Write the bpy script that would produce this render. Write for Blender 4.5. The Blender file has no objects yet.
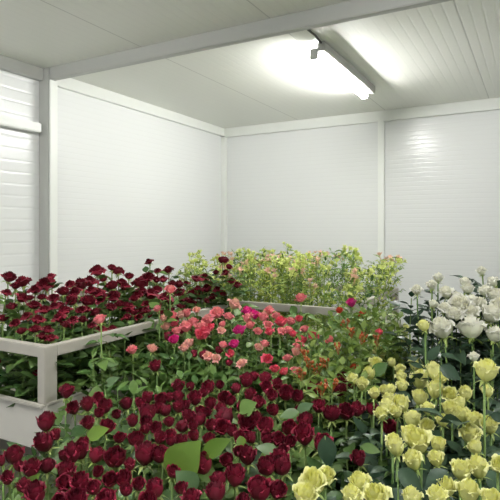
import bpy, math, random
from mathutils import Vector, Matrix, Euler, Quaternion
rng = random.Random(7)
PI = math.pi
C = bpy.context.scene.collection
U = rng.uniform

# ------------------------------------------------------------------ camera
FPX, HZ, CAMZ, TH = 518.0, 231.0, 1.6, math.radians(28.93)
cd = bpy.data.cameras.new('camera')
cam = bpy.data.objects.new('camera', cd); C.objects.link(cam)
cam.location = (0, 0, CAMZ); cam.rotation_euler = (PI/2, 0, TH)
cd.sensor_width = 36.0; cd.lens = 36.0*FPX/500; cd.shift_y = -(250-HZ)/500; cd.clip_start = 0.02
bpy.context.scene.camera = cam
RI = Vector((math.cos(TH), math.sin(TH), 0)); FW = Vector((-math.sin(TH), math.cos(TH), 0))
def at(x, y, d):
    return Vector((0, 0, CAMZ)) + RI*((x-250)/FPX*d) + FW*d - Vector((0, 0, 1))*((y-HZ)/FPX*d)
def proj(p):
    q = Vector(p) - Vector((0, 0, CAMZ)); d = q.dot(FW)
    return 250+FPX*q.dot(RI)/d, HZ-FPX*q.z/d, d
def dirxy(x):                      # X and Y travelled per metre of depth along a pixel column
    v = RI*((x-250)/FPX) + FW
    return v.x, v.y

# ------------------------------------------------------------------ materials
def newmat(name):
    m = bpy.data.materials.new(name); m.use_nodes = True
    nt = m.node_tree; nt.nodes.clear()
    out = nt.nodes.new('ShaderNodeOutputMaterial')
    b = nt.nodes.new('ShaderNodeBsdfPrincipled')
    nt.links.new(b.outputs[0], out.inputs[0])
    return m, nt, b, out
def plain(name, col, rough=.5, metal=0, noise=0.06, scale=14):
    m, nt, b, out = newmat(name)
    n = nt.nodes.new('ShaderNodeTexNoise'); n.inputs['Scale'].default_value = scale; n.inputs['Detail'].default_value = 4
    tc = nt.nodes.new('ShaderNodeTexCoord'); nt.links.new(tc.outputs['Object'], n.inputs['Vector'])
    mx = nt.nodes.new('ShaderNodeMix'); mx.data_type = 'RGBA'
    mx.inputs[6].default_value = (*[c*(1-noise) for c in col], 1); mx.inputs[7].default_value = (*[min(1, c*(1+noise)) for c in col], 1)
    nt.links.new(n.outputs[0], mx.inputs[0]); nt.links.new(mx.outputs[2], b.inputs['Base Color'])
    b.inputs['Roughness'].default_value = rough; b.inputs['Metallic'].default_value = metal
    return m
def panel(name, col, axis, pitch, joint, j0, rough, depth=.35, dark=.93):
    """ribbed white sandwich panel: fine ribs along one axis, panel joints every `joint` metres"""
    m, nt, b, out = newmat(name); N = nt.nodes.new; L = nt.links.new
    tc = N('ShaderNodeTexCoord'); sp = N('ShaderNodeSeparateXYZ'); L(tc.outputs['Object'], sp.inputs[0])
    def math_(op, a, bv):
        n = N('ShaderNodeMath'); n.operation = op
        for i, v in enumerate((a, bv)):
            if v is None: continue
            if isinstance(v, (int, float)): n.inputs[i].default_value = v
            else: L(v, n.inputs[i])
        return n.outputs[0]
    c = sp.outputs[axis]
    f = math_('FRACT', math_('MULTIPLY', c, 1/pitch), None)
    tri = math_('ABSOLUTE', math_('SUBTRACT', f, .5), None)            # 0 at the middle, .5 at the rib line
    rib = math_('GREATER_THAN', tri, .42)
    ramp = N('ShaderNodeMapRange'); L(tri, ramp.inputs[0]); ramp.inputs[1].default_value = .36; ramp.inputs[2].default_value = .5
    jf = math_('FRACT', math_('MULTIPLY', math_('SUBTRACT', c, j0), 1/joint), None)
    jn = math_('LESS_THAN', math_('ABSOLUTE', math_('SUBTRACT', jf, .5), None), .004/joint)
    ns = N('ShaderNodeTexNoise'); ns.inputs['Scale'].default_value = 1.3; L(tc.outputs['Object'], ns.inputs['Vector'])
    mx = N('ShaderNodeMix'); mx.data_type = 'RGBA'
    mx.inputs[6].default_value = (*[v*.975 for v in col], 1); mx.inputs[7].default_value = (*col, 1); L(ns.outputs[0], mx.inputs[0])
    m2 = N('ShaderNodeMix'); m2.data_type = 'RGBA'; m2.inputs[7].default_value = (*[v*dark for v in col], 1)
    L(mx.outputs[2], m2.inputs[6]); L(rib, m2.inputs[0])
    m3 = N('ShaderNodeMix'); m3.data_type = 'RGBA'; m3.inputs[7].default_value = (*[v*.72 for v in col], 1)
    L(m2.outputs[2], m3.inputs[6]); L(jn, m3.inputs[0]); L(m3.outputs[2], b.inputs['Base Color'])
    bp = N('ShaderNodeBump'); bp.inputs['Strength'].default_value = depth; bp.inputs['Distance'].default_value = .002
    bp.invert = True; L(ramp.outputs[0], bp.inputs['Height']); L(bp.outputs[0], b.inputs['Normal'])
    b.inputs['Roughness'].default_value = rough
    return m
def petalmat(name, base, edge, heart, transl=.22, var=.16):
    """petal: colour runs from heart (inner petals) and base to edge; each petal and each bloom varies a little"""
    m, nt, b, out = newmat(name); N = nt.nodes.new; L = nt.links.new
    at_ = N('ShaderNodeAttribute'); at_.attribute_name = 'shade'; sp = N('ShaderNodeSeparateColor'); L(at_.outputs['Color'], sp.inputs[0])
    m1 = N('ShaderNodeMix'); m1.data_type = 'RGBA'; m1.inputs[6].default_value = (*base, 1); m1.inputs[7].default_value = (*edge, 1); L(sp.outputs[0], m1.inputs[0])
    m2 = N('ShaderNodeMix'); m2.data_type = 'RGBA'; m2.inputs[6].default_value = (*heart, 1); L(m1.outputs[2], m2.inputs[7])
    mr = N('ShaderNodeMapRange'); mr.inputs[1].default_value = .1; mr.inputs[2].default_value = .75; L(sp.outputs[1], mr.inputs[0]); L(mr.outputs[0], m2.inputs[0])
    oi = N('ShaderNodeObjectInfo'); ad = N('ShaderNodeMath'); L(oi.outputs['Random'], ad.inputs[0]); L(sp.outputs[2], ad.inputs[1])
    vr = N('ShaderNodeMapRange'); vr.inputs[2].default_value = 2; vr.inputs[3].default_value = 1-var; vr.inputs[4].default_value = 1+var; L(ad.outputs[0], vr.inputs[0])
    hs = N('ShaderNodeHueSaturation'); L(vr.outputs[0], hs.inputs['Value']); L(m2.outputs[2], hs.inputs['Color']); L(hs.outputs[0], b.inputs['Base Color'])
    b.inputs['Roughness'].default_value = .5; b.inputs['Specular IOR Level'].default_value = .32
    tr = N('ShaderNodeBsdfTranslucent'); L(hs.outputs[0], tr.inputs[0])
    ms = N('ShaderNodeMixShader'); ms.inputs[0].default_value = transl
    L(b.outputs[0], ms.inputs[1]); L(tr.outputs[0], ms.inputs[2]); L(ms.outputs[0], out.inputs[0])
    return m
def leafmat(name, a, c, rough=.42, transl=.22, spec=.4):
    m, nt, b, out = newmat(name); N = nt.nodes.new; L = nt.links.new
    oi = N('ShaderNodeObjectInfo'); tc = N('ShaderNodeTexCoord')
    ns = N('ShaderNodeTexNoise'); ns.inputs['Scale'].default_value = 30; L(tc.outputs['Object'], ns.inputs['Vector'])
    ad = N('ShaderNodeMath'); ad.operation = 'MULTIPLY_ADD'; L(ns.outputs[0], ad.inputs[0]); ad.inputs[1].default_value = .5
    s2 = N('ShaderNodeMath'); s2.operation = 'SUBTRACT'; L(oi.outputs['Random'], s2.inputs[0]); s2.inputs[1].default_value = .25; L(s2.outputs[0], ad.inputs[2])
    ad.use_clamp = True
    mx = N('ShaderNodeMix'); mx.data_type = 'RGBA'; mx.inputs[6].default_value = (*a, 1); mx.inputs[7].default_value = (*c, 1); L(ad.outputs[0], mx.inputs[0])
    L(mx.outputs[2], b.inputs['Base Color']); b.inputs['Roughness'].default_value = rough; b.inputs['Specular IOR Level'].default_value = spec
    tr = N('ShaderNodeBsdfTranslucent'); L(mx.outputs[2], tr.inputs[0])
    ms = N('ShaderNodeMixShader'); ms.inputs[0].default_value = transl
    L(b.outputs[0], ms.inputs[1]); L(tr.outputs[0], ms.inputs[2]); L(ms.outputs[0], out.inputs[0])
    return m
def glow(name, strength, col=(1, 1, 1)):
    m = bpy.data.materials.new(name); m.use_nodes = True; nt = m.node_tree; nt.nodes.clear()
    o = nt.nodes.new('ShaderNodeOutputMaterial'); e = nt.nodes.new('ShaderNodeEmission')
    e.inputs[0].default_value = (*col, 1); e.inputs[1].default_value = strength; nt.links.new(e.outputs[0], o.inputs[0]); return m

WALLC = (.785, .80, .79)
M = dict(
    wall_left=panel('white_ribbed_wall', WALLC, 2, .08, 9.0, 4.4, .26, .5, .97),
    wall_back=panel('white_fine_ribbed_wall', WALLC, 2, .043, 9.0, 4.4, .24, .25, .97),
    ceiling=panel('ribbed_ceiling', (.86, .87, .81), 0, .06, .9, -1.26-.45, .45, .26, .97),
    trim=plain('white_trim', (.82, .84, .80), .4, 0, .02),
    beam=plain('shade_grey_beam', (.50, .51, .485), .4, 0, .02),  # trim white darkened to grey: shade on pillar and beam faces put into colour
    floor=plain('grey_concrete_floor', (.33, .33, .31), .7, 0, .18, 5),
    cart=plain('worn_white_paint', (.47, .445, .395), .5, 0, .14, 9),
    cartpanel=plain('white_tray_paint', (.66, .635, .585), .5, 0, .05, 6),
    rubber=plain('black_rubber', (.02, .02, .02), .7),
    tub=plain('black_plastic', (.025, .027, .027), .45),
    metal=plain('zinc', (.55, .56, .55), .35, .8),
    housing=plain('grey_lamp_housing', (.50, .51, .49), .4, 0, .02),
    cord=plain('dark_cord', (.12, .12, .11), .6),
    tube=glow('lit_tube', 158.0, (1.0, .99, .97)), tubesoft=glow('lit_tube_soft', 140.0, (1.0, .99, .965)),
    red=petalmat('dark_red_petal', (.105, .005, .015), (.27, .019, .048), (.075, .003, .010), .10, .45),
    cartred=petalmat('velvet_red_petal', (.12, .005, .014), (.24, .014, .034), (.085, .003, .010), .12, .40),
    coral=petalmat('coral_petal', (.88, .29, .31), (.90, .24, .29), (.90, .42, .38)),
    hot=petalmat('hot_pink_petal', (.76, .025, .26), (.84, .06, .36), (.66, .015, .20)),
    salmon=petalmat('salmon_petal', (.92, .52, .43), (.92, .44, .41), (.92, .60, .46)),
    rosy=petalmat('rosy_red_petal', (.80, .12, .17), (.84, .12, .20), (.66, .06, .10)),
    orange=petalmat('orange_red_petal', (.50, .05, .02), (.55, .04, .03), (.55, .10, .03)),
    yellow=petalmat('pale_yellow_petal', (.83, .84, .29), (.91, .90, .47), (.82, .82, .26), .25, .08),
    white=petalmat('cream_white_petal', (.88, .90, .70), (.94, .93, .87), (.92, .91, .76), .32, .06),
    leaf=leafmat('rose_leaf_green', (.030, .082, .020), (.15, .25, .062)),
    leafmid=leafmat('fresh_leaf_green', (.055, .135, .030), (.17, .29, .07)),
    leafdark=leafmat('grey_green_leaf', (.022, .055, .030), (.065, .115, .065), .38),
    leaflime=leafmat('lime_leaf', (.17, .28, .04), (.52, .58, .13), .5, .3),
    leafbush=leafmat('bush_leaf', (.10, .19, .035), (.30, .40, .09), .45, .28),
    bigleaf=leafmat('broad_leaf', (.10, .185, .025), (.17, .28, .045), .35, .25),
    paleleaf=leafmat('pale_leaf', (.09, .17, .075), (.17, .26, .12), .32, .2),
    stem=leafmat('stem_green', (.10, .19, .04), (.20, .30, .08), .5, .0),
    calyx=leafmat('calyx_green', (.26, .36, .09), (.42, .50, .17), .5, .15),
    limepetal=petalmat('lime_cream_petal', (.56, .66, .14), (.78, .82, .36), (.60, .68, .18), .3, .2),
    blushpetal=petalmat('blush_petal', (.74, .58, .36), (.80, .50, .44), (.74, .60, .32), .3, .2),
    berry=plain('orange_berry', (.36, .085, .018), .35, 0, .35, 60),
)

# ------------------------------------------------------------------ mesh helpers
class MB:
    def __init__(s): s.v = []; s.f = []; s.c = []; s.flat = False
    def add(s, vs, fs, cs=None):
        o = len(s.v); s.v += [tuple(p) for p in vs]; s.f += [tuple(i+o for i in f) for f in fs]
        s.c += cs if cs else [(.5, .5, .5, 1)]*len(vs)
    def box(s, lo, hi, bev=0.0):
        x0, y0, z0 = lo; x1, y1, z1 = hi; s.flat = True
        if bev <= 0:
            s.add([(x0,y0,z0),(x1,y0,z0),(x1,y1,z0),(x0,y1,z0),(x0,y0,z1),(x1,y0,z1),(x1,y1,z1),(x0,y1,z1)],
                  [(0,3,2,1),(4,5,6,7),(0,1,5,4),(1,2,6,5),(2,3,7,6),(3,0,4,7)]); return
        import bmesh
        bm = bmesh.new(); bmesh.ops.create_cube(bm, size=1)
        for v in bm.verts: v.co = Vector(((x0+x1)/2+v.co.x*(x1-x0), (y0+y1)/2+v.co.y*(y1-y0), (z0+z1)/2+v.co.z*(z1-z0)))
        bmesh.ops.bevel(bm, geom=bm.edges[:], offset=bev, segments=2, affect='EDGES')
        bm.verts.index_update(); s.add([v.co[:] for v in bm.verts], [[v.index for v in f.verts] for f in bm.faces]); bm.free()
    def tube(s, pts, rad, n=6, cap=True):
        pts = [Vector(p) for p in pts]; vs = []; fs = []
        for i, p in enumerate(pts):
            t = (pts[min(i+1, len(pts)-1)]-pts[max(i-1, 0)]).normalized()
            a = t.orthogonal().normalized() if i == 0 else (a - t*a.dot(t)).normalized()
            bb = t.cross(a); r = rad[i] if isinstance(rad, (list, tuple)) else rad
            vs += [p+(a*math.cos(k*2*PI/n)+bb*math.sin(k*2*PI/n))*r for k in range(n)]
        for i in range(len(pts)-1):
            for k in range(n):
                k2 = (k+1) % n; fs.append((i*n+k, i*n+k2, (i+1)*n+k2, (i+1)*n+k))
        if cap: fs.append(tuple(range(n-1, -1, -1))); fs.append(tuple((len(pts)-1)*n+k for k in range(n)))
        s.add(vs, fs)
    def sphere(s, c, r, n=8, m=5, sq=1.0):
        vs = [(c[0], c[1], c[2]-r*sq)]; fs = []
        for j in range(1, m):
            a = PI*j/m
            vs += [(c[0]+r*math.sin(a)*math.cos(2*PI*k/n), c[1]+r*math.sin(a)*math.sin(2*PI*k/n), c[2]-r*sq*math.cos(a)) for k in range(n)]
        vs.append((c[0], c[1], c[2]+r*sq)); top = len(vs)-1
        for k in range(n):
            k2 = (k+1) % n; fs.append((0, 1+k2, 1+k)); fs.append((top, 1+(m-2)*n+k, 1+(m-2)*n+k2))
            for j in range(m-2): fs.append((1+j*n+k, 1+j*n+k2, 1+(j+1)*n+k2, 1+(j+1)*n+k))
        s.add(vs, fs)
    def blade(s, mat, L, W, fold=.18, droop=.12, nv=5, wav=0.0, ph=0.0, shape=.85):
        """an ovate leaf from the origin along +X, normal +Z, placed by mat"""
        vs = []; fs = []
        for j in range(nv+1):
            v = j/nv; w = W/2*max(.02, math.sin(PI*v**shape))
            for u in (-1, 0, 1):
                z = abs(u)*w*fold*2 - droop*L*v*v + wav*L*math.sin(v*9+u*2+ph)
                vs.append(mat @ Vector((L*v - abs(u)*L*.02, u*w, z)))
        for j in range(nv):
            for k in (0, 1): fs.append((j*3+k, (j+1)*3+k, (j+1)*3+k+1, j*3+k+1))
        s.add(vs, fs)
    def mesh(s, name, mat, smooth=None):
        if smooth is None: smooth = not s.flat
        me = bpy.data.meshes.new(name); me.from_pydata(s.v, [], s.f); me.materials.append(mat)
        ca = me.color_attributes.new('shade', 'FLOAT_COLOR', 'POINT')
        ca.data.foreach_set('color', [x for c in s.c for x in c])
        if smooth: me.polygons.foreach_set('use_smooth', [True]*len(me.polygons))
        me.update(); return me
def obj(name, me, parent=None, loc=(0,0,0), rot=(0,0,0), sc=(1,1,1)):
    o = bpy.data.objects.new(name, me); C.objects.link(o)
    o.location = loc; o.rotation_euler = rot
    o.scale = sc if not isinstance(sc, (int, float)) else (sc, sc, sc)
    if parent: o.parent = parent
    return o
def tag(o, label, cat, group=None):
    o['label'] = label; o['category'] = cat
    if group: o['group'] = group
    return o
def struct(name, mb, mat):
    o = obj(name, mb.mesh(name, mat, False)); o['kind'] = 'structure'; return o
def bx(lo, hi, bev=0): b = MB(); b.box(lo, hi, bev); return b

# ------------------------------------------------------------------ the cold room
XL, YB, HC, XR, YF = -3.10, 4.98, 2.75, 2.6, -3.2
PY = 2.5                                     # where the bays meet: pillar and beam
struct('floor', bx((XL-.1, YF, -.1), (XR+.1, YB+.1, 0)), M['floor'])
struct('ceiling', bx((XL-.1, YF, HC), (XR+.1, YB+.1, HC+.1)), M['ceiling'])
struct('wall_left', bx((XL-.1, YF, 0), (XL, YB+.1, HC)), M['wall_left'])
struct('wall_back', bx((XL, YB, 0), (XR, YB+.1, HC)), M['wall_back'])
struct('wall_right', bx((XR, YF, 0), (XR+.1, YB+.1, HC)), M['wall_back'])
struct('trim_11', bx((XL+.104, PY+.002, 0), (XL+.116, PY+.068, HC-.086), .003), M['trim'])  # white strip added over the grey pillar to show its lit side
struct('trim_1', bx((XL, PY, 0), (XL+.104, PY+.065, HC), .004), M['beam'])                       # pillar on the left wall, shade of its front in the colour
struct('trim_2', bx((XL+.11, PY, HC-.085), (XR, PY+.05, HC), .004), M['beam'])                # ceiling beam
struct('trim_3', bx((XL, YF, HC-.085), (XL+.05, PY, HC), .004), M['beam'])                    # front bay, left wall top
struct('trim_4', bx((XL, PY+.065, HC-.09), (XL+.045, YB, HC), .004), M['trim'])                 # back bay, left wall top
struct('trim_5', bx((XL+.045, YB-.045, HC-.10), (XR, YB, HC), .004), M['trim'])                # back wall top
struct('trim_6', bx((XL, YB-.06, 0), (XL+.06, YB, HC-.10), .006), M['trim'])                   # corner strip
struct('trim_7', bx((XL, YF, 2.29), (XL+.07, PY-.03, 2.355), .006), M['trim'])                 # rail on the left wall
bxc = -1.29
struct('trim_8', bx((bxc-.04, YB-.045, 0), (bxc+.02, YB, HC-.10), .004), M['trim'])            # post on the back wall
struct('trim_9', bx((XL+.06, YB-.012, 0), (bxc-.04, YB, .12)), M['trim'])
# left wall panel of the back bay has the fine ribs
struct('wall_panel_left', bx((XL, PY+.065, 0), (XL+.012, YB-.06, HC-.09)), M['wall_back'])
bpy.data.objects['wall_panel_left'].name = 'trim_10'

# ------------------------------------------------------------------ lamps
def ceiling_light(loc, label, cordpts=None, mk='tubesoft'):
    t = tag(obj('ceiling_light', None, None, loc), label, 'ceiling light', 'fluorescent ceiling lights')
    L = 1.12
    b = MB(); b.box((-.005, 0, -.06), (.045, L, 0), .006); obj('housing', b.mesh('housing', M['housing']), t)
    for y in (0, L-.05):
        b = MB(); b.box((-.06, y+.012, -.10), (-.006, y+.03, -.03), .006); obj('lamp_holder', b.mesh('lamp_holder', M['housing']), t)
    b = MB(); b.tube([(-.036, .032, -.075), (-.036, L-.037, -.075)], .024, 12); obj('tube', b.mesh('tube', M[mk]), t)
    if cordpts:
        b = MB(); b.tube(cordpts, .006, 6); obj('power_cord', b.mesh('power_cord', M['cord']), t)
    return t
ceiling_light((-1.16, 2.95, HC), 'lit white fluorescent tube lamp on the ceiling of the back bay',
              [(.02, .02, -.012), (.03, -.12, -.008), (.02, -.33, -.006), (.03, -.36, -.001)], 'tube')
ceiling_light((-1.16, -.1, HC), 'lit fluorescent tube lamp on the front bay ceiling, outside the picture at left')
ceiling_light((1.0, .2, HC), 'lit fluorescent tube lamp on the front bay ceiling, outside the picture at right')
w = bpy.data.worlds.new('world'); bpy.context.scene.world = w; w.use_nodes = True
w.node_tree.nodes['Background'].inputs[0].default_value = (.95, .97, 1, 1); w.node_tree.nodes['Background'].inputs[1].default_value = .55

# ------------------------------------------------------------------ trolleys
def trolley(x0, x1, y0, y1, label, near_label):
    zt, z0, z1 = 1.15, .755, .925
    t = tag(obj('flower_trolley', None, None, (x0, y0, 0)), label, 'trolley', 'white flower trolleys')
    W, D = x1-x0, y1-y0; px, py = .042, .062
    for ix, iy in ((0,0),(1,0),(1,1),(0,1)):
        X = ix*(W-px); Y = iy*(D-py)
        obj('post', bx((X, Y, z0+.01), (X+px, Y+py, zt), .003).mesh('post', M['cart']), t)
        b = MB(); b.box((X+.002, Y+.005, .11), (X+px-.002, Y+py-.005, z0), .003); obj('leg', b.mesh('leg', M['cart']), t)
        b = MB(); b.tube([(X+px/2-.018, Y+py/2, .055), (X+px/2+.018, Y+py/2, .055)], .055, 18); wh = obj('wheel', b.mesh('wheel', M['rubber'], False), t)
        b = MB(); b.box((X+px/2-.026, Y+py/2-.02, .05), (X+px/2-.020, Y+py/2+.02, .115)); b.box((X+px/2+.020, Y+py/2-.02, .05), (X+px/2+.026, Y+py/2+.02, .115)); b.box((X+px/2-.026, Y+py/2-.02, .11), (X+px/2+.026, Y+py/2+.02, .116))
        obj('fork', b.mesh('fork', M['metal'], False), wh)
    r = .045
    for lo, hi in (((px, .008, zt-r), (W-px, .048, zt-.001)), ((px, D-.048, zt-r), (W-px, D-.008, zt-.001)),
                   ((.001, py, zt-r), (px-.001, D-py, zt-.001)), ((W-px+.001, py, zt-r), (W-.001, D-py, zt-.001))):
        obj('rail', bx(lo, hi, .003).mesh('rail', M['cart']), t)
    obj('tray_floor', bx((.01, .01, z0+.01), (W-.01, D-.01, z0+.03)).mesh('tray_floor', M['cartpanel'], False), t)
    for lo, hi in (((-.008, -.012, z0), (W+.008, -.001, z1)), ((-.008, D+.001, z0), (W+.008, D+.012, z1)),
                   ((-.012, -.001, z0), (-.001, D+.001, z1)), ((W+.001, -.001, z0), (W+.012, D+.001, z1))):
        p = obj('side_panel', bx(lo, hi, .002).mesh('side_panel', M['cartpanel']), t)
        cx = (lo[0]+hi[0])/2; cy = (lo[1]+hi[1])/2
        a = (lo[0], lo[1] - (.012 if hi[1] < .1 else 0), z1-.006); b2 = (hi[0], hi[1], z1+.008)
        obj('lip', bx(a, b2, .003).mesh('lip', M['cart']), p)
    obj('lower_shelf', bx((.012, .012, .30), (W-.012, D-.012, .325)).mesh('lower_shelf', M['cart'], False), t)
    return t
T1 = (-3.0, -1.66, 1.365, 2.80); T2 = (-2.35, -.955, 2.87, 4.17)
trolley(*T1, 'white flower trolley with slatted rail at left, filled with dark red roses', '')
trolley(*T2, 'white flower trolley near the back corner, filled with lime green flower sprays', '')

# ------------------------------------------------------------------ rose meshes
def bloom_mesh(name, mat, n, hw, openness, ruffle, seed, tight=.0):
    """spiral of petals; width 1, height hw, base at the origin"""
    r = random.Random(seed); b = MB(); nu, nv = 6, 6
    for i in range(n):
        t = i/(n-1); th = i*2.39996+r.uniform(-.25, .25)
        R = (.05+.385*t**.8)*(1+r.uniform(-.06, .06)); H = hw*(.98-.16*t+r.uniform(-.05, .05))*(1-.10*openness*t)
        W = 1.75-1.0*t**.6; curl = (openness*(.20+.9*t*t)-.18*(1-t)-tight*.25)*r.uniform(.75, 1.25)
        ph = r.uniform(0, 6); rv = r.random(); tip = r.uniform(.10, .26)
        vs = []; cs = []; fs = []
        for j in range(nv+1):
            v = j/nv
            pr = .20+.80*math.sin(min(1, v*1.75)*PI/2)**.8
            k = max(0, v-.55)/.45
            rad = R*pr + curl*.30*k*k
            wv = W*(.45+.55*math.sin(min(1, v/.6)*PI/2))*(1-.32*k*k)
            for q in range(nu+1):
                u = q/nu*2-1
                z = H*v - hw*tip*abs(u)**2.4*v**3 - max(0, curl)*.34*k**2.4
                rr = rad*(1+.10*openness*u*u*v*v) + ruffle*.035*math.sin(u*4.5+ph)*v*v + .02*t*math.sin(ph+u*2)
                a = th+u*wv
                z += ruffle*.03*math.sin(u*6+ph*2)*v**3
                vs.append((rr*math.cos(a), rr*math.sin(a), z)); cs.append((v**1.5, t, rv, 1))
        for j in range(nv):
            for q in range(nu):
                o = j*(nu+1)+q; fs.append((o, o+1, o+nu+2, o+nu+1))
        b.add(vs, fs, cs)
    return b.mesh(name, mat)
def calyx_mesh(seed, down):
    r = random.Random(seed); b = MB()
    b.sphere((0, 0, -.03), .13, 8, 5, .8)
    for k in range(5):
        a = k*2*PI/5+r.uniform(-.3, .3); el = down+r.uniform(-.35, .35)
        m = Matrix.Rotation(a, 4, 'Z') @ Matrix.Translation((.08, 0, .0)) @ Matrix.Rotation(el, 4, 'Y')
        b.blade(m, r.uniform(.38, .5), .14, .25, r.uniform(.1, .4), 4, 0, 0, .6)
    return b.mesh('calyx', M['calyx'])
def leaf_mesh(mat, seed, pairs=2, s=1.0, wide=.62):
    """compound rose leaf along +X"""
    r = random.Random(seed); b = MB(); Lr = .10*s if pairs == 2 else .065*s
    P = lambda f: Vector((Lr*f, 0, .012*s*math.sin(f*2.2)-.015*s*f*f))
    b.tube([P(0), P(.35), P(.7), P(1)], [.0016*s, .0013*s, .001*s, .0008*s], 4, False)
    def leaflet(f, ang, L):
        m = Matrix.Translation(P(f)) @ Matrix.Rotation(ang, 4, 'Z') @ Matrix.Rotation(r.uniform(-.15, .45), 4, 'Y') @ Matrix.Rotation(r.uniform(-.5, .5), 4, 'X')
        b.blade(m, L*1.25, L*1.25*wide*r.uniform(.9, 1.1), r.uniform(.08, .25), r.uniform(.05, .3), 5, .012, r.uniform(0, 6))
    leaflet(1, r.uniform(-.2, .2), .062*s)
    for f, L in ((.62, .054*s), (.25, .042*s))[:pairs]:
        for sg in (1, -1): leaflet(f, sg*r.uniform(.9, 1.25), L*r.uniform(.85, 1.1))
    return b.mesh('leaf', mat)
b = MB(); b.tube([(0, 0, 0), (.004, 0, .3), (.003, .003, .65), (0, 0, 1)], [.0042, .0037, .0032, .0034], 6); STEM = b.mesh('stem', M['stem'])
CAL_UP = [calyx_mesh(s, .25) for s in (1, 2, 3)]
LEAF = {k: [leaf_mesh(M[k], 30+i, 2 if i % 3 else 1) for i in range(5)] for k in ('leaf', 'leafmid', 'leafdark')}
BL = {}
def blooms(key, n, hw, op, ruf, tight, cnt=4):
    BL[key] = [bloom_mesh('bloom', M[key], n, hw*(1+.06*(i-1.5)), op*(.7+.25*i), ruf, hash(key) % 1 + 100*len(BL)+i, tight) for i in range(cnt)]
blooms('red', 26, .98, .30, .8, .12)
blooms('cartred', 28, .78, .62, 1.0, 0)
for k in ('coral', 'hot', 'salmon', 'rosy', 'orange'): blooms(k, 20, .90, .48, .9, .0, 3)
blooms('yellow', 26, 1.05, .36, 1.1, .05)
blooms('white', 30, .92, .42, 1.3, 0)
HW = dict(red=1.0, cartred=.8, coral=.9, hot=.9, salmon=.9, rosy=.9, orange=.9, yellow=1.0, white=.85)

ROSES = []       # (root, key, px, py, bed)
def rose(pos, wid, key, basez, bed, leafkey, nleaf=5, lean=.07, firstleaf=.07, gap=.065, tilt=.28, bloomvar=None, toward=.12):
    """pos = centre of the bloom"""
    hb = HW[key]*wid
    az = U(0, 2*PI); ln = abs(rng.gauss(0, lean))
    axis = Vector((math.cos(az)*math.sin(ln), math.sin(az)*math.sin(ln), math.cos(ln)))
    top = pos - axis*hb*.5
    L = (top.z-basez)/axis.z; base = top-axis*L
    q = Vector((0, 0, 1)).rotation_difference(axis)
    root = bpy.data.objects.new({'red': 'dark_red_rose', 'cartred': 'dark_red_rose', 'yellow': 'yellow_rose', 'white': 'white_rose'}.get(key, 'pink_rose'), None); C.objects.link(root); root.empty_display_size = .03
    root.location = base; root.rotation_mode = 'QUATERNION'; root.rotation_quaternion = q
    # the bloom nods a little, on average towards the aisle
    nod = Vector((rng.gauss(0, tilt), rng.gauss(0, tilt) - toward, 0))
    nq = Vector((0, 0, 1)).rotation_difference(Vector((nod.x, nod.y, 1)).normalized()) @ Quaternion((0, 0, 1), U(0, 6.28))
    me = rng.choice(BL[key]) if bloomvar is None else BL[key][bloomvar % len(BL[key])]
    bl = obj('bloom', me, root, (0, 0, L), nq.to_euler(), (wid, wid, wid*U(.93, 1.08)))
    obj('calyx', rng.choice(CAL_UP), bl)
    obj('stem', STEM, root, (0, 0, 0), (0, 0, U(0, 6)), (1, 1, L+.004))
    h = L-firstleaf-U(0, .03); a = U(0, 6.28)
    for k in range(nleaf):
        if h < .05: break
        obj('leaf', rng.choice(LEAF[leafkey]), root, (0, 0, h), (U(-.3, .3), -U(.1, .75), a), U(.8, 1.2)*(.75 if k == 0 else 1))
        a += 2.4+U(-.4, .4); h -= gap*U(.8, 1.2)
    x, y, d = proj(pos); ROSES.append((root, key, x, y, bed)); return root

# --- dark red roses on the trolley: pixel column and row of each bloom, and its width
cart_red = [(8,276,13),(24,281,13),(36,289,10),(19,297,11),(46,283,14),(52,276,9),(64,290,12),(71,283,9),(44,309,11),(33,304,11),(37,319,11),(36,328,10),(22,330,9),(47,329,9),(3,317,10),(60,317,11),(54,297,10),(74,300,11),(76,291,11),(83,284,13),(88,300,14),(98,270,15),(90,281,12),(99,292,10),(82,319,8),(66,310,10),(74,319,8),(112,267,8),(118,270,10),(129,275,9),(150,261,7),(169,269,9),(139,282,13),(148,276,12),(156,279,8),(164,279,8),(113,284,12),(121,281,9),(103,294,12),(115,295,14),(150,294,14),(128,306,14),(165,297,11),(145,304,9),(128,317,8),(133,311,9),(150,314,8),(179,284,9),(223,259,10),(228,266,7),(227,272,7),(204,277,10),(195,278,8),(180,291,9),(193,293,11),(208,288,9),(219,288,8),(231,280,8),(238,285,7),(223,294,8),(190,301,9),(201,296,8),(214,296,8),(157,289,10),(138,294,9),(110,306,10),(97,311,10),(55,305,8),(12,306,9),(28,315,8),(92,325,7),(172,283,8),(172,301,8),(186,283,7),(212,282,7),(139,316,7),(120,303,9),(6,292,8),(30,297,7),(82,309,9),(15,285,9),(60,305,9),(92,290,9),(105,278,8),(125,286,9),(141,290,9),(160,304,8),(134,298,8),(158,270,6),(184,298,8),(198,288,7),(86,309,8),(42,296,8),(16,322,9),(64,324,8),(172,310,8),(216,272,6),(142,311,8)]
for x, y, wpx in cart_red:
    dx, dy = dirxy(x)
    di = max((T1[2]+.10)/dy, (T1[1]-.08)/dx) if dx < 0 else 2.2
    do = min((T1[3]-.08)/dy, (T1[0]+.1)/dx)
    d = min(di+max(0, (332-y)/65)*.55, do); d = max(d, min(di, do))
    if 10 < x < 60 and y > 324: d = di
    rose(at(x, y, d), min(.08, wpx*d/FPX*1.13), 'cartred', .79, 'trolley', 'leaf', 12, .05, .05, .045, .25)
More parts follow.
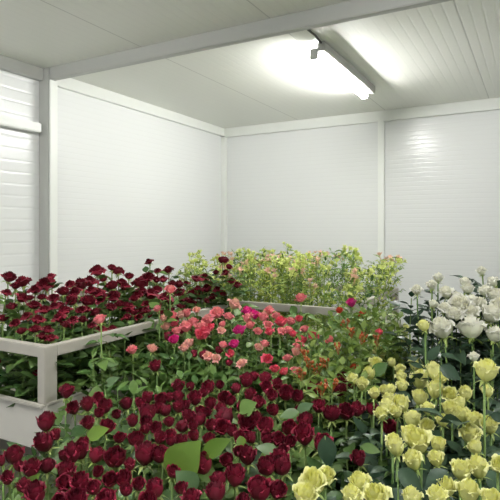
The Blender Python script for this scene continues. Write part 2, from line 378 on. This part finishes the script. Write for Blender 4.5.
# extra short roses and leaves low behind the rail, as the side view through the rail shows
for k in range(26):
    if k < 9: p = Vector((U(-2.6, -1.74), U(1.42, 1.5), U(1.0, 1.2)))
    else: p = Vector((U(-1.80, -1.73), U(1.5, 2.7), U(1.02, 1.2)))
    rose(p, U(.035, .05), 'cartred', .79, 'trolley low', 'leaf', 11, .05, .02, .035, .35)

# --- pink roses and everything before the trolleys
def zpink(y): return max(1.02, min(1.20, 1.20-(y-305)*.0026))
def place(x, y, z):
    d = (CAMZ-z)*FPX/(y-HZ); dx, dy = dirxy(x)
    if dx < 0 and dx*d < -1.58 and dy*d > 1.25: d = 1.58/-dx            # stay out of the left trolley
    if dy*d > 2.74: d = 2.74/dy
    return at(x, y, d), d
pinks = [(101,318,11,'coral'),(170,288,10,'coral'),(159,307,8,'coral'),(163,317,8,'salmon'),(173,315,10,'coral'),(167,325,9,'salmon'),(175,338,10,'hot'),(133,349,10,'coral'),(152,347,10,'salmon'),(182,314,8,'salmon'),(188,312,10,'coral'),(186,326,12,'coral'),(193,321,9,'coral'),(203,325,9,'coral'),(198,333,11,'rosy'),(206,332,11,'rosy'),(190,342,10,'salmon'),(184,347,9,'salmon'),(217,312,12,'coral'),(209,319,11,'coral'),(228,316,9,'coral'),(232,303,11,'salmon'),(248,310,10,'hot'),(254,314,11,'hot'),(241,329,12,'hot'),(251,324,9,'coral'),(235,343,10,'hot'),(269,310,9,'coral'),(262,316,10,'coral'),(267,323,8,'coral'),(282,321,11,'rosy'),(289,320,9,'coral'),(287,329,9,'coral'),(280,331,8,'coral'),(299,318,7,'rosy'),(302,340,10,'rosy'),(299,345,10,'coral'),(296,351,9,'salmon'),(312,335,10,'rosy'),(330,339,9,'coral'),(301,297,10,'coral'),(266,357,10,'rosy'),(243,362,9,'salmon'),(257,346,7,'salmon'),(286,370,9,'rosy'),(294,370,9,'coral'),(275,368,8,'rosy'),(208,356,10,'salmon'),(215,357,8,'salmon'),(231,353,8,'rosy'),(352,302,10,'hot'),(340,310,6,'orange'),(363,314,7,'orange'),(380,331,8,'rosy'),(361,334,6,'orange'),(355,368,7,'orange'),(197,309,7,'salmon'),(224,323,7,'coral'),(252,315,7,'coral'),(176,323,8,'rosy'),(276,315,8,'coral'),(246,318,9,'coral'),(271,331,8,'rosy'),(258,330,8,'coral'),(220,330,8,'salmon'),(178,330,9,'coral'),(197,326,8,'coral'),(212,326,8,'rosy'),(293,333,8,'rosy'),(305,328,8,'coral'),(264,343,8,'coral'),(222,344,8,'coral'),(288,357,8,'coral')]
for x, y, wpx, key in pinks:
    p, d = place(x, y, zpink(y)); rose(p, max(.04, wpx*d/FPX*1.12), key, .14, 'pink', 'leafmid', 8, .05, .05, .045, .3)
dark_in_pink = [(177,321,10),(157,365,12),(203,355,10),(218,349,9),(166,336,9),(196,353,8),(228,362,8),(180,330,8)]
for x, y, wpx in dark_in_pink:
    p, d = place(x, y, zpink(y)-.01); rose(p, wpx*d/FPX*1.05, 'red', .14, 'pink', 'leafmid', 5, .05)

# --- the dark red bed
def zred(y): return 1.0 if y > 385 else 1.0+(385-y)*.0012
bed_red = [(46,421,18),(49,440,18),(58,433,11),(14,454,19),(31,468,17),(47,464,16),(9,477,12),(38,493,20),(64,470,17),(66,481,15),(81,482,18),(74,498,21),(73,453,18),(85,441,13),(82,450,16),(94,454,16),(75,407,12),(88,404,13),(90,422,12),(66,391,13),(98,397,11),(106,405,14),(117,454,21),(144,453,22),(137,437,16),(162,453,16),(127,402,13),(147,412,16),(150,419,12),(133,421,11),(158,426,12),(158,437,12),(173,434,12),(183,441,12),(186,424,13),(167,409,13),(179,406,12),(124,476,16),(110,477,15),(112,497,21),(158,486,19),(138,483,13),(173,452,11),(105,425,14),(150,498,18),(246,419,17),(227,416,18),(223,425,15),(200,418,13),(212,424,11),(188,415,13),(209,437,12),(205,462,21),(267,425,17),(260,418,13),(266,437,14),(277,438,13),(239,449,11),(249,456,16),(228,459,13),(235,475,20),(219,478,16),(218,491,19),(268,464,19),(259,487,25),(275,408,12),(279,457,16),(192,498,17),(319,405,13),(332,412,16),(346,410,16),(357,409,13),(307,419,15),(305,434,19),(322,442,18),(288,425,15),(285,463,20),(361,458,14),(390,425,15),(371,408,12),(340,388,12),(344,377,10),(352,383,10),(311,386,17),(299,394,12),(286,391,15),(339,390,11),(346,379,11),(264,378,13),(266,386,11),(272,394,11),(246,380,13),(254,376,10),(211,385,12),(196,397,14),(212,402,12),(225,396,13),(249,395,12),(257,402,11),(230,399,10),(202,410,11),(162,398,12),(178,386,12),(178,396,11),(159,407,11),(186,404,11),(98,411,10),(60,499,16),(24,485,13),(95,486,14),(172,470,13),(182,487,12),(246,500,14),(274,488,16),(120,436,11),(64,455,11),(195,435,11),(238,437,12),(254,437,11),(290,440,12),(237,388,10),(222,408,11),(239,406,10),(150,397,10),(140,402,10),(190,386,9),(203,392,9),(219,384,8),(276,384,10),(3,460,10),(20,466,10),(97,470,11),(131,464,11),(186,452,10),(231,430,11),(300,408,9),(126,489,12),(171,441,9),(147,428,10),(117,414,9),(194,425,10),(206,411,9),(170,421,10),(170,397,9),(283,448,10)]
for x, y, wpx in bed_red:
    p, d = place(x, y, zred(y)); rose(p, wpx*d/FPX*1.14, 'red', .14, 'red', 'leaf', 8, .04, .06, .042, .22)

# --- yellow bed
yel = [(382,352,13),(375,363,13),(372,372,13),(362,384,12),(354,379,8),(414,364,13),(400,369,10),(402,377,11),(403,386,12),(421,370,9),(419,380,17),(420,397,16),(392,389,10),(391,398,11),(387,407,15),(405,403,17),(382,413,10),(413,419,18),(398,411,11),(374,393,9),(427,424,11),(401,341,11),(414,346,11),(405,330,10),(394,362,6),(436,372,16),(434,390,16),(451,392,15),(466,393,14),(452,408,18),(463,413,19),(474,418,17),(491,424,17),(488,391,6),(472,434,21),(422,439,25),(437,443,14),(410,433,21),(438,458,16),(416,460,19),(460,469,20),(480,467,21),(498,462,15),(467,492,21),(446,486,19),(488,499,15),(412,497,17),(436,497,19),(398,447,17),(362,482,21),(380,495,26),(353,497,20),(314,480,24),(303,492,22),(325,475,17),(440,378,9),(462,402,13),(478,446,10),(393,440,10),(428,408,10),(443,419,9),(386,388,7)]
for x, y, wpx in yel:
    p, d = place(x, y, 1.055 if x < 428 else 1.055+max(0, min(.07, (405-y)*.002))); rose(p, max(.04, wpx*d/FPX*1.04), 'yellow', .14, 'yellow', 'leafdark', 9, .04, .075, .045, .24)
p, d = place(484, 370, 1.22); rose(p, 22*d/FPX, 'yellow', .14, 'yellow', 'leafdark', 9, .02, .1, .05, .1)
p, d = place(425, 325, 1.25); rose(p, 12*d/FPX, 'yellow', .14, 'yellow', 'leafdark', 5, .02)

# --- white roses
whites = [(417,290,9),(438,278,9),(432,285,9),(448,292,12),(464,282,10),(468,288,11),(482,271,8),(460,303,18),(452,314,14),(474,312,13),(488,312,19),(444,327,21),(473,328,22),(493,334,16),(496,294,15),(498,303,13),(474,357,9),(470,301,11),(496,281,11),(480,302,11),(456,296,10),(432,303,9),(444,308,10),(487,290,12)]
for x, y, wpx in whites:
    d = 2.4-(y-275)*.006; p = at(x, y, d); rose(p, wpx*d/FPX*1.16, 'white', .14, 'white', 'leafdark', 12, .035, .055, .045, .28)
for x, y, wpx in [(387,323,7),(395,318,7),(389,315,6),(398,326,7),(382,318,6)]:
    p, d = place(x, y, 1.14); rose(p, max(.03, wpx*d/FPX), 'white', .14, 'small white', 'leafmid', 5, .05)

# ------------------------------------------------------------------ broad leaves standing out in the bed
BIG = {k: None for k in ('bigleaf', 'paleleaf')}
SHOOTS = []
def shoot(bpx, tpx, d0, d1, wf, mk, roll=0.0):
    """a leafy shoot: stem and one broad leaf from pixel bpx to pixel tpx"""
    a = at(*bpx, d0); t = at(*tpx, d1); X = (t-a); L = X.length; X.normalize()
    nrm = (Vector((0, 0, CAMZ))-a).normalized()*.9 + Vector((0, 0, .35)); Y = nrm.cross(X).normalized(); Z = X.cross(Y)
    root = bpy.data.objects.new('leaf_shoot', None); C.objects.link(root); root.location = (a.x, a.y, .14)
    b = MB(); h = a.z-.14; b.tube([(0, 0, 0), (.004, .003, h*.5), (0, 0, h)], [.004, .0035, .002], 6); obj('stem', b.mesh('stem', M['stem']), root)
    m = Matrix((X, Y, Z)).transposed().to_4x4() @ Matrix.Rotation(roll, 4, 'X')
    b = MB(); b.blade(m, L, L*wf, .10, .10, 9, .008, U(0, 6), .8)
    lo = obj('leaf', b.mesh('leaf', M[mk]), root, (0, 0, h))
    SHOOTS.append((root, *proj((a+t)/2)[:2])); return root
for bp, tp, dd, wf, mk, lab in (
    ((170,480),(199,441),1.32,.78,'bigleaf','broad round yellow-green leaf among dark red roses, largest of the bed'),
    ((202,456),(230,438),1.36,.5,'bigleaf','pointed yellow-green leaf just right of the broad round leaf'),
    ((195,494),(177,471),1.26,.8,'paleleaf','grey-green leaf overlapping the foot of the broad round leaf'),
    ((240,436),(243,451),1.45,.7,'bigleaf','small lime green leaf lit from above, right of the long pointed leaf'),
    ((278,452),(256,446),1.42,.5,'paleleaf','grey-green leaf pointing left, below centre of the dark red bed'),
    ((240,412),(256,402),1.65,.85,'leafmid','rounded green leaf behind two dark red roses near the bed centre'),
    ((87,437),(108,428),1.5,.55,'bigleaf','yellow-green leaf among the dark red roses right of the trolley corner'),
    ((298,411),(279,417),1.68,.5,'paleleaf','pale leaf pointing left between the dark red roses below the pink ones'),
    ((297,412),(313,403),1.7,.55,'paleleaf','pale leaf pointing right between the dark red roses below the pink ones'),
    ((325,436),(330,470),1.42,.6,'leafdark','dark leaf hanging in the shady gap above the front yellow roses'),
    ((361,446),(382,452),1.45,.5,'leaf','mid green leaf lying in the dark gap left of the yellow bed'),
    ((18,500),(38,474),1.3,.45,'bigleaf','yellow-green leaf at the bottom left corner beside dark red roses'),
    ((105,385),(119,377),1.95,.5,'paleleaf','pale leaf in front of the trolley side panel'),
    ((133,380),(134,396),1.9,.6,'leafmid','green leaf hanging in front of the trolley side panel'),
    ((398,470),(424,492),1.12,.62,'leafdark','dark round leaf below the large central yellow rose, left one'),
    ((448,472),(424,488),1.12,.62,'leafdark','dark round leaf below the large central yellow rose, right one'),
    ((372,375),(388,362),2.0,.6,'leafmid','green leaf between the two columns of yellow roses'),
    ((440,366),(462,380),1.65,.6,'leafdark','dark leaf below the white roses'),
    ((248,462),(262,450),1.45,.5,'leafdark','dark leaf right of the small lime leaf'),
    ((272,470),(222,468),1.4,.3,'paleleaf','long pale leaf stretching left beneath dark red roses'),
    ((428,360),(440,345),1.8,.5,'leafdark','dark shiny leaf left below the white roses'),
    ((120,488),(132,498),1.24,.8,'paleleaf','pale green leaf at the bottom edge under the dark red roses'),
):
    tag(shoot(bp, tp, dd, dd-.02, wf, mk), lab, 'leaf shoot', 'leafy shoots in the rose beds')

# ------------------------------------------------------------------ leafy branches, some with orange berries
def branch_mesh(mk, seed, n=16, L=.052, w=.5, H=.42):
    r = random.Random(seed); b = MB(); a = r.uniform(0, 6)
    for k in range(n):
        z = 1-H*(k/n)**1.1*1.0; a += PI/2 if k % 2 else PI
        m = Matrix.Translation((0, 0, z)) @ Matrix.Rotation(a+r.uniform(-.3, .3), 4, 'Z') @ Matrix.Rotation(-r.uniform(.1, 1.0), 4, 'Y') @ Matrix.Translation((.008+.02*(k/n), 0, 0)) @ Matrix.Rotation(r.uniform(-.5, .5), 4, 'X')
        b.blade(m, L*r.uniform(.7, 1.25), L*w*r.uniform(.8, 1.2), r.uniform(.1, .25), r.uniform(.05, .35), 4)
    return b.mesh('foliage', M[mk])
BR = {k: [branch_mesh(k, 60+i, 20) for i in range(4)] for k in ('leafbush', 'leafmid', 'leafdark')}
def berry_mesh(seed):
    r = random.Random(seed); b = MB()
    for k in range(7):
        a = r.uniform(0, 6.28); q = r.uniform(.006, .024); p = (q*math.cos(a), q*math.sin(a), r.uniform(.005, .035))
        b.tube([(0, 0, -.015), p], .0011, 4, False); b.sphere(p, r.uniform(.0045, .0065), 7, 5, 1.2)
    return b.mesh('berry_cluster', M['berry'])
BER = [berry_mesh(i) for i in range(3)]
BRANCH = []
def leafy_branch(p, mk, berries=False, lean=.1, base=.14):
    az = U(0, 6.28); ln = abs(rng.gauss(0, lean)); axis = Vector((math.cos(az)*math.sin(ln), math.sin(az)*math.sin(ln), math.cos(ln)))
    L = (p.z-base)/axis.z
    root = bpy.data.objects.new('berry_branch' if berries else 'leafy_branch', None); C.objects.link(root)
    root.location = p-axis*L; root.rotation_mode = 'QUATERNION'; root.rotation_quaternion = Vector((0, 0, 1)).rotation_difference(axis)
    obj('stem', STEM, root, (0, 0, 0), (0, 0, 0), (.7, .7, L))
    obj('foliage', rng.choice(BR[mk]), root, (0, 0, L-1), (0, 0, U(0, 6.28)))
    if berries: obj('berry_cluster', rng.choice(BER), root, (0, 0, L), (0, 0, U(0, 6)))
    x, y, d = proj(p); BRANCH.append((root, berries, x, y)); return root
pts = []
def scatter(n, box, sp, ok=lambda x, y: True):
    got = []
    for _ in range(n*60):
        x, y = U(box[0], box[2]), U(box[1], box[3])
        if ok(x, y) and all((x-a)**2+(y-c)**2 > sp*sp for a, c in got): got.append((x, y))
        if len(got) == n: break
    return got
for x, y in scatter(64, (300, 316, 402, 386), 8, lambda x, y: x > 300+max(0, 345-y)*.5 and not (x > 368 and y > 345)):
    p, d = place(x, y, zpink(y)+.01); leafy_branch(p, 'leafbush')
for x, y in [(318,372),(310,367),(326,366),(332,389),(302,378),(305,358),(352,336),(361,342),(338,352),(322,392),(378,344),(346,326)]:
    p, d = place(x, y, zpink(y)+.02); leafy_branch(p, 'leafbush', True)
for x, y in scatter(34, (92, 338, 205, 392), 10, lambda x, y: y > 352-(x-92)*.12):
    p, d = place(x, y, zpink(y)-.03); leafy_branch(p, 'leafmid')
for x, y in scatter(44, (180, 322, 300, 382), 9):
    p, d = place(x, y, zpink(y)-.015); leafy_branch(p, 'leafmid')
for x, y in scatter(12, (345, 296, 400, 318), 8):
    p, d = place(x, y, 1.19); leafy_branch(p, 'leafbush')
for x, y in scatter(16, (408, 290, 500, 345), 14):
    p = at(x, y+8, 2.4-(y-275)*.006+.05); leafy_branch(p, 'leafdark')

# ------------------------------------------------------------------ lime green flower sprays on the back trolley
def spray_mesh(mk, seed, n=60):
    r = random.Random(seed); b = MB()
    def lv(p, a, el, L, W):
        m = Matrix.Translation(p) @ Matrix.Rotation(a, 4, 'Z') @ Matrix.Rotation(-el, 4, 'Y') @ Matrix.Rotation(r.uniform(-.7, .7), 4, 'X')
        b.blade(m, L, W, .2, r.uniform(0, .4), 3)
    for k in range(22):                                                # leaves along the main stem
        t = k/22; lv((0, 0, -.52*t**1.1+.02), k*2.4+r.uniform(-.4, .4), r.uniform(-.2, 1.0), r.uniform(.045, .075), r.uniform(.014, .022))
    for q in range(10):                                                # side twigs, shorter towards the top
        z0 = -.05-.055*q; a = q*2.4+r.uniform(-.3, .3); R = r.uniform(.05, .085)
        tip = Vector((R*math.cos(a), R*math.sin(a), z0+r.uniform(.03, .09)))
        b.tube([(0, 0, z0), tip], [.0014, .0008], 4, False)
        for k in range(7):
            p = Vector((0, 0, z0)).lerp(tip, .4+.6*k/6); lv(p, a+r.uniform(-1.6, 1.6), r.uniform(-.3, 1.1), r.uniform(.022, .042), r.uniform(.011, .017))
    return b.mesh('foliage', M[mk])
def blossom_mesh(mk, seed):
    r = random.Random(seed); b = MB()
    for k in range(6):
        m = Matrix.Rotation(k*PI/3+r.uniform(-.1, .1), 4, 'Z') @ Matrix.Rotation(-r.uniform(.7, 1.15), 4, 'Y')
        o = len(b.v); b.blade(m, .034, .017, .25, -.1+.6*(k % 2)*.5, 4, 0, 0, 1.15)
        rv = r.random()
        for i in range(o, len(b.v)): b.c[i] = (((i-o)//3)/4, .8, rv, 1)
    b.tube([(0, 0, -.03), (0, 0, .004)], [.0015, .003], 5)
    return b.mesh('blossom', M[mk])
SPF = [spray_mesh('leaflime', 80+i) for i in range(3)] + [spray_mesh('leafbush', 90), spray_mesh('leafmid', 91)]
SPB = {'limepetal': [blossom_mesh('limepetal', i) for i in range(3)], 'blushpetal': [blossom_mesh('blushpetal', 9+i) for i in range(3)]}
SPRAY = []
cells = []
for i in range(17):
    for j in range(11):
        X = T2[0]+.08+(i+.5+U(-.4, .4))*(T2[1]-T2[0]-.14)/17; Y = T2[2]+.08+(j+.5+U(-.4, .4))*(T2[3]-T2[2]-.16)/11
        if (i+j) % 2 == 0 or j < 2 or i > 14: cells.append((X, Y))
for X, Y in cells:
    fr = (Y-T2[2])/(T2[3]-T2[2])
    z = 1.30+.07*min(1, fr*2)+rng.gauss(0, .028)+(.07 if rng.random() < .07 else 0)
    p = Vector((X, Y, z)); ln = abs(rng.gauss(0, .09)); az = U(0, 6.28)
    axis = Vector((math.cos(az)*math.sin(ln), math.sin(az)*math.sin(ln), math.cos(ln)))
    if X > T2[1]-.20: axis.x += U(.02, .30); z -= U(0, .07)          # the outer rows lean over the rail
    if Y < T2[2]+.2: axis.y -= U(0, .16); z -= U(0, .07)
    axis.normalize(); L = (z-.79)/axis.z; p = Vector((X, Y, .79)) + axis*L
    root = bpy.data.objects.new('flower_spray', None); C.objects.link(root); root.location = p-axis*L
    root.rotation_mode = 'QUATERNION'; root.rotation_quaternion = Vector((0, 0, 1)).rotation_difference(axis)
    mk = 'blushpetal' if rng.random() < .28 else 'limepetal'
    obj('stem', STEM, root, (0, 0, 0), (0, 0, 0), (.75, .75, L)); obj('foliage', rng.choice(SPF[3:]) if rng.random() < .42 else rng.choice(SPF[:3]), root, (0, 0, L), (0, 0, U(0, 6)))
    for k in range(rng.choice((2, 3, 4))):
        a = k*1.2+U(-.3, .3); rr = U(.012, .05)
        obj('blossom', rng.choice(SPB[mk]), root, (rr*math.cos(a), rr*math.sin(a), L+U(-.01, .035)), (U(-.6, .6), U(-.6, .6), U(0, 6)), U(.8, 1.25))
    x, y, d = proj(p); SPRAY.append((root, mk, x, y))

# ------------------------------------------------------------------ flower tubs on the floor under the beds
cellset = {}
for o in [r[0] for r in ROSES if r[4] not in ('trolley', 'trolley low')] + [s[0] for s in SHOOTS] + [q[0] for q in BRANCH]:
    if o.location.z < .3:
        cellset[(math.floor((o.location.x+1.64)/.33), math.floor((o.location.y-.5)/.33))] = 1
tubme = None
for (i, j) in sorted(cellset):
    x0 = -1.64+i*.33; y0 = .5+j*.33
    if x0+.33 < T1[1] or (y0+.32 > T2[2] and x0 < T2[1]): continue
    if tubme is None:
        b = MB(); s = .32; a0 = .02; k = .006
        b.box((a0, a0, .0), (s-a0, s-a0, .01))
        for lo, hi in (((0, 0), (s, k)), ((0, s-k), (s, s)), ((0, k), (k, s-k)), ((s-k, k), (s, s-k))): b.box((*lo, .0), (*hi, .36))
        for lo, hi in (((-.004, -.004), (s+.004, .0)), ((-.004, s), (s+.004, s+.004))): b.box((*lo, .33), (*hi, .36))
        tubme = b.mesh('flower_tub', M['tub'], False)
    tag(obj('flower_tub', tubme, None, (x0, y0, 0)), 'black plastic flower tub on the floor, hidden under the blooms', 'tub', 'flower tubs under the rose beds')

# ------------------------------------------------------------------ labels: every stem is singled out by its nearest landmark and its rank there
ORD = ['first', 'second', 'third', 'fourth', 'fifth', 'sixth', 'seventh', 'eighth', 'ninth', 'tenth', 'eleventh', 'twelfth', 'thirteenth', 'fourteenth', 'fifteenth']
def label_by(items, noun, marks, cat, group):
    """items (object, x, y); marks (phrase, x, y)"""
    cells = {}
    for o, x, y in items:
        k = min(range(len(marks)), key=lambda i: (marks[i][1]-x)**2+(marks[i][2]-y)**2); cells.setdefault(k, []).append((x, o))
    for k, L in cells.items():
        L.sort(key=lambda e: e[0])
        for i, (x, o) in enumerate(L):
            if len(L) == 1: lab = f'{noun} {marks[k][0]}'
            else:
                rk = 'leftmost' if i == 0 else 'rightmost' if i == len(L)-1 else ORD[i]+' from left'
                lab = f'{noun} {marks[k][0]}, {rk}'
            tag(o, lab, cat, group)
def sel(bed, keys=None): return [(o, x, y) for o, k, x, y, bd in ROSES if bd == bed and (keys is None or k in keys)]
label_by(sel('trolley'), 'dark red trolley rose', [
    ('at the left edge, topmost', 8, 278), ('at the left edge, low', 8, 308), ('above the trolley corner post', 47, 281), ('just above the corner post, middle height', 40, 306),
    ('low behind the corner rail', 36, 327), ('right of the corner post, upper', 70, 287), ('right of the corner post, lower', 66, 312), ('around the broad topmost bloom', 95, 277),
    ('below the broad topmost bloom', 98, 297), ('above the long rail, left half', 88, 318), ('near the highest twin blooms', 117, 270), ('at the trolley middle, second tier', 117, 288),
    ('under the lone tall bloom', 148, 280), ('as the lone tall bloom against the wall', 150, 261), ('below the trolley middle, near the rail', 130, 309), ('above the coral roses, middle tier', 155, 296),
    ('left of the lime sprays, upper', 168, 275), ('left of the pink roses', 176, 292), ('at the tall tip before the wall corner', 226, 264), ('below the tall tip', 222, 284),
    ('in the far trolley end, upper', 200, 278), ('in the far trolley end, lower', 203, 294)], 'rose', 'dark red roses on the left trolley')
label_by(sel('trolley low'), 'short dark red rose', [('behind the end rail at left', 15, 350), ('behind the end rail beside the post', 36, 350), ('behind the long rail next to the post', 75, 340), ('behind the long rail, middle', 120, 330), ('behind the long rail, far end', 180, 320)], 'rose', 'short dark red roses inside the left trolley')
label_by(sel('pink', ('coral',)), 'coral pink rose', [('before the trolley rail at left', 101, 318), ('above the left pink cluster', 170, 290), ('at the left of the pink cluster', 165, 312), ('low before the trolley side', 133, 349), ('in the left pink cluster', 190, 322), ('left of the trolley rail gap', 213, 315), ('below the back trolley rail, left', 260, 315), ('below the back trolley rail, middle', 285, 326), ('above the back trolley rail', 301, 297), ('beside the berry branches', 305, 345), ('low above the dark red bed', 294, 370), ('among the green branches', 330, 339)], 'rose', 'pink roses between the trolleys')
label_by(sel('pink', ('salmon',)), 'pale salmon rose', [('at the left of the pink cluster', 165, 320), ('low beside the trolley side', 152, 347), ('in the left pink cluster top', 188, 312), ('below the left pink cluster', 187, 344), ('beneath the far trolley end', 232, 303), ('in the low pair over the dark red bed', 211, 356), ('under the hot pink roses', 250, 355), ('beside the berry branches', 296, 350)], 'rose', 'pink roses between the trolleys')
label_by(sel('pink', ('hot',)), 'hot pink rose', [('in the left pink cluster', 175, 338), ('at the left end of the back rail', 251, 312), ('in the pink bed middle, upper', 241, 329), ('in the pink bed middle, lower', 235, 343), ('before the back trolley at right', 352, 302)], 'rose', 'pink roses between the trolleys')
label_by(sel('pink', ('rosy', 'orange')), 'rosy red rose', [('in the left pink cluster', 195, 331), ('in the pink bed middle', 231, 353), ('below the back trolley rail', 290, 320), ('beside the berry branches', 307, 338), ('low above the dark red bed', 278, 366), ('near the back trolley corner post', 350, 312), ('left of the small yellow roses', 375, 332), ('next to the left yellow column', 355, 368)], 'rose', 'pink roses between the trolleys')
label_by(sel('pink', ('red',)), 'dark red rose among pink ones', [('in the left pink cluster', 172, 328), ('low before the trolley side', 157, 365), ('under the left pink cluster', 205, 354)], 'rose', 'dark red roses among the pink ones')
label_by(sel('red'), 'dark red rose', [
    ('in front of the trolley tray corner', 48, 432), ('at the left edge, below the trolley', 10, 460), ('left of the bottom left corner leaf', 14, 480), ('below the trolley tray, second row', 38, 466), ('at the bottom edge, far left', 50, 495), ('below the tray corner, inner row', 68, 474),
    ('under the tray, right of the corner', 76, 451), ('standing tallest before the tray', 66, 391), ('in front of the tray side panel', 88, 405), ('beside the small yellow-green leaf', 95, 428), ('right of the yellow-green leaf', 100, 455), ('at bottom left, before the pale leaf', 90, 488), ('over the pale bottom leaf', 115, 478), ('at the bottom edge beside the pale leaf', 115, 498),
    ('in the big front pair', 131, 455), ('below the big front pair', 138, 475), ('above the big front pair', 134, 434), ('at the left end of the back row', 130, 404), ('left of the big round leaf', 165, 455), ('left below the big round leaf', 162, 485), ('upper left of the big round leaf', 155, 428), ('high above the big round leaf', 178, 434), ('in the back row, left part', 152, 408),
    ('in the back row under the green bushes', 172, 395), ('in the middle rows, left part', 186, 412), ('in front of the big round leaf', 205, 462), ('at the bottom edge under the round leaf', 200, 495), ('above the long pointed leaf', 209, 430), ('in the back row, centre left', 203, 395), ('in the middle rows, centre', 226, 418), ('in the back row, centre', 228, 394), ('right of the round leaf, front row', 228, 480), ('right of the long pointed leaf', 235, 455),
    ('at the front edge, centre', 258, 492), ('before the rounded green leaf', 248, 424), ('in the back row under the pinks', 255, 385), ('in the back row, centre right', 256, 400), ('right of the rounded green leaf', 268, 430), ('over the grey-green leaf', 258, 450), ('at front, left of the yellow pair', 277, 462), ('left next to the front yellow roses', 275, 487), ('beside the two pale leaves', 285, 415), ('below the two pale leaves', 300, 430),
    ('under the berry branches, left', 280, 390), ('under the berry branches', 305, 390), ('above the dark leafy gap', 322, 442), ('in the neat right row', 345, 410), ('at the far right, near yellow ones', 345, 383), ('in the dark gap before the yellows', 361, 458), ('against the yellow bed', 388, 424)], 'rose', 'dark red roses of the front bed')
label_by(sel('yellow'), 'pale yellow rose', [
    ('in the left column, top', 380, 357), ('in the left column, bottom', 365, 380), ('high by the white roses, left', 408, 338), ('beside the white roses', 425, 325), ('as the tall one at right', 484, 370), ('in the upper cluster, left', 401, 378), ('in the upper cluster, centre', 418, 372), ('upper right of the bed', 437, 382), ('left of the bed middle', 388, 395), ('in the bed middle', 412, 408), ('in shade below the white roses', 460, 392), ('in the right trio', 462, 411), ('at the right edge', 492, 424), ('below the right trio', 473, 437), ('around the largest central bloom', 423, 437), ('left below the central bloom', 396, 445), ('under the central bloom', 428, 460), ('at right, lower row', 470, 467), ('at the right edge, low', 498, 462), ('at the bottom edge, right', 477, 495), ('at the bottom edge, centre', 440, 490), ('at the bottom edge below dark leaves', 412, 497), ('in the bottom pair before the gap', 367, 490), ('in the front left pair', 313, 482)], 'rose', 'pale yellow roses of the right bed')
label_by(sel('white'), 'white rose', [('at the left tip, small', 422, 290), ('in the small upper trio', 437, 282), ('as the topmost bud', 482, 271), ('in the top middle', 464, 285), ('in the upper left', 446, 296), ('in the centre', 458, 306), ('below the topmost bud', 476, 300), ('at the right edge, upper', 495, 292), ('at the right edge, middle', 489, 311), ('lower left and wide open', 444, 327), ('in front and widest', 473, 328), ('at the right edge, low', 493, 334), ('lowest, above the tall yellow one', 474, 357)], 'rose', 'white roses at right')
label_by(sel('small white'), 'small cream rose', [('before the back trolley end', 389, 320)], 'rose', 'small cream roses before the back trolley')
label_by([(o, x, y) for o, bb, x, y in BRANCH if bb], 'orange berried branch', [('left of the bushes', 305, 368), ('before the bushes, centre', 322, 375), ('low by the dark roses', 327, 390), ('below the back trolley post', 345, 335), ('near the small yellow roses', 370, 343)], 'branch', 'berried branches')
label_by([(o, x, y) for o, bb, x, y in BRANCH if not bb], 'green leafy branch', [
    ('under the rail near the trolley corner', 105, 360), ('low before the tray side', 105, 382), ('before the tray, middle', 135, 360), ('low before the tray, middle', 140, 385), ('under the left pink roses', 170, 352), ('above the dark red back row, left', 175, 378), ('amid the left pink cluster', 200, 340), ('below the left pink cluster', 205, 362), ('above the dark red back row, centre', 210, 380), ('amid the hot pink roses', 238, 338), ('under the hot pink roses', 243, 365), ('beneath the back rail, left', 265, 335), ('beneath the back rail, right', 290, 340), ('above the dark reds, right', 275, 370), ('at the bush left edge', 310, 350), ('beside the orange berries', 312, 370), ('in the bush centre', 332, 352), ('in the bush, low', 335, 375), ('under the trolley corner post', 345, 330), ('in the bush right', 355, 350), ('low by the yellow column', 358, 372), ('before the back trolley end, upper', 360, 308), ('before the back trolley end, right', 388, 308), ('left of the small yellow roses', 380, 330), ('at the white roses, left', 418, 305), ('below the white roses, left', 425, 335), ('among the white roses, upper', 460, 300), ('among the white roses, low', 465, 335), ('at the right edge behind white roses', 492, 318)], 'branch', 'green leafy branches')
def spraymarks(tier): return None
label_by([(o, x, y) for o, k, x, y in SPRAY if k == 'limepetal'], 'lime flower spray', [(f'{h} {w_}', xx, yy) for yy, h in ((262, 'along the back'), (272, 'in the middle'), (283, 'along the front')) for xx, w_ in ((170, 'hidden by dark roses'), (200, 'behind the dark roses'), (225, 'at the dark rose tip'), (245, 'left of the wall corner post'), (265, 'at the left third'), (285, 'left of centre'), (305, 'at the centre'), (325, 'right of centre'), (345, 'at the right third'), (365, 'near the right end'), (385, 'at the right end'))], 'flower spray', 'lime flower sprays on the back trolley')
label_by([(o, x, y) for o, k, x, y in SPRAY if k == 'blushpetal'], 'blush flower spray', [(f'{w_}', xx, 272) for xx, w_ in ((180, 'behind the dark roses'), (230, 'at the dark rose tip'), (255, 'at the trolley left'), (280, 'left of the trolley centre'), (305, 'at the trolley centre'), (330, 'right of the trolley centre'), (355, 'near the trolley right end'), (380, 'at the trolley right end'))], 'flower spray', 'blush flower sprays on the back trolley')

# ------------------------------------------------------------------ look
sc = bpy.context.scene
sc.view_settings.view_transform = 'Standard'; sc.view_settings.look = 'None'; sc.view_settings.exposure = 0.0
sc.cycles.max_bounces = 8; sc.cycles.diffuse_bounces = 5; sc.cycles.transmission_bounces = 4
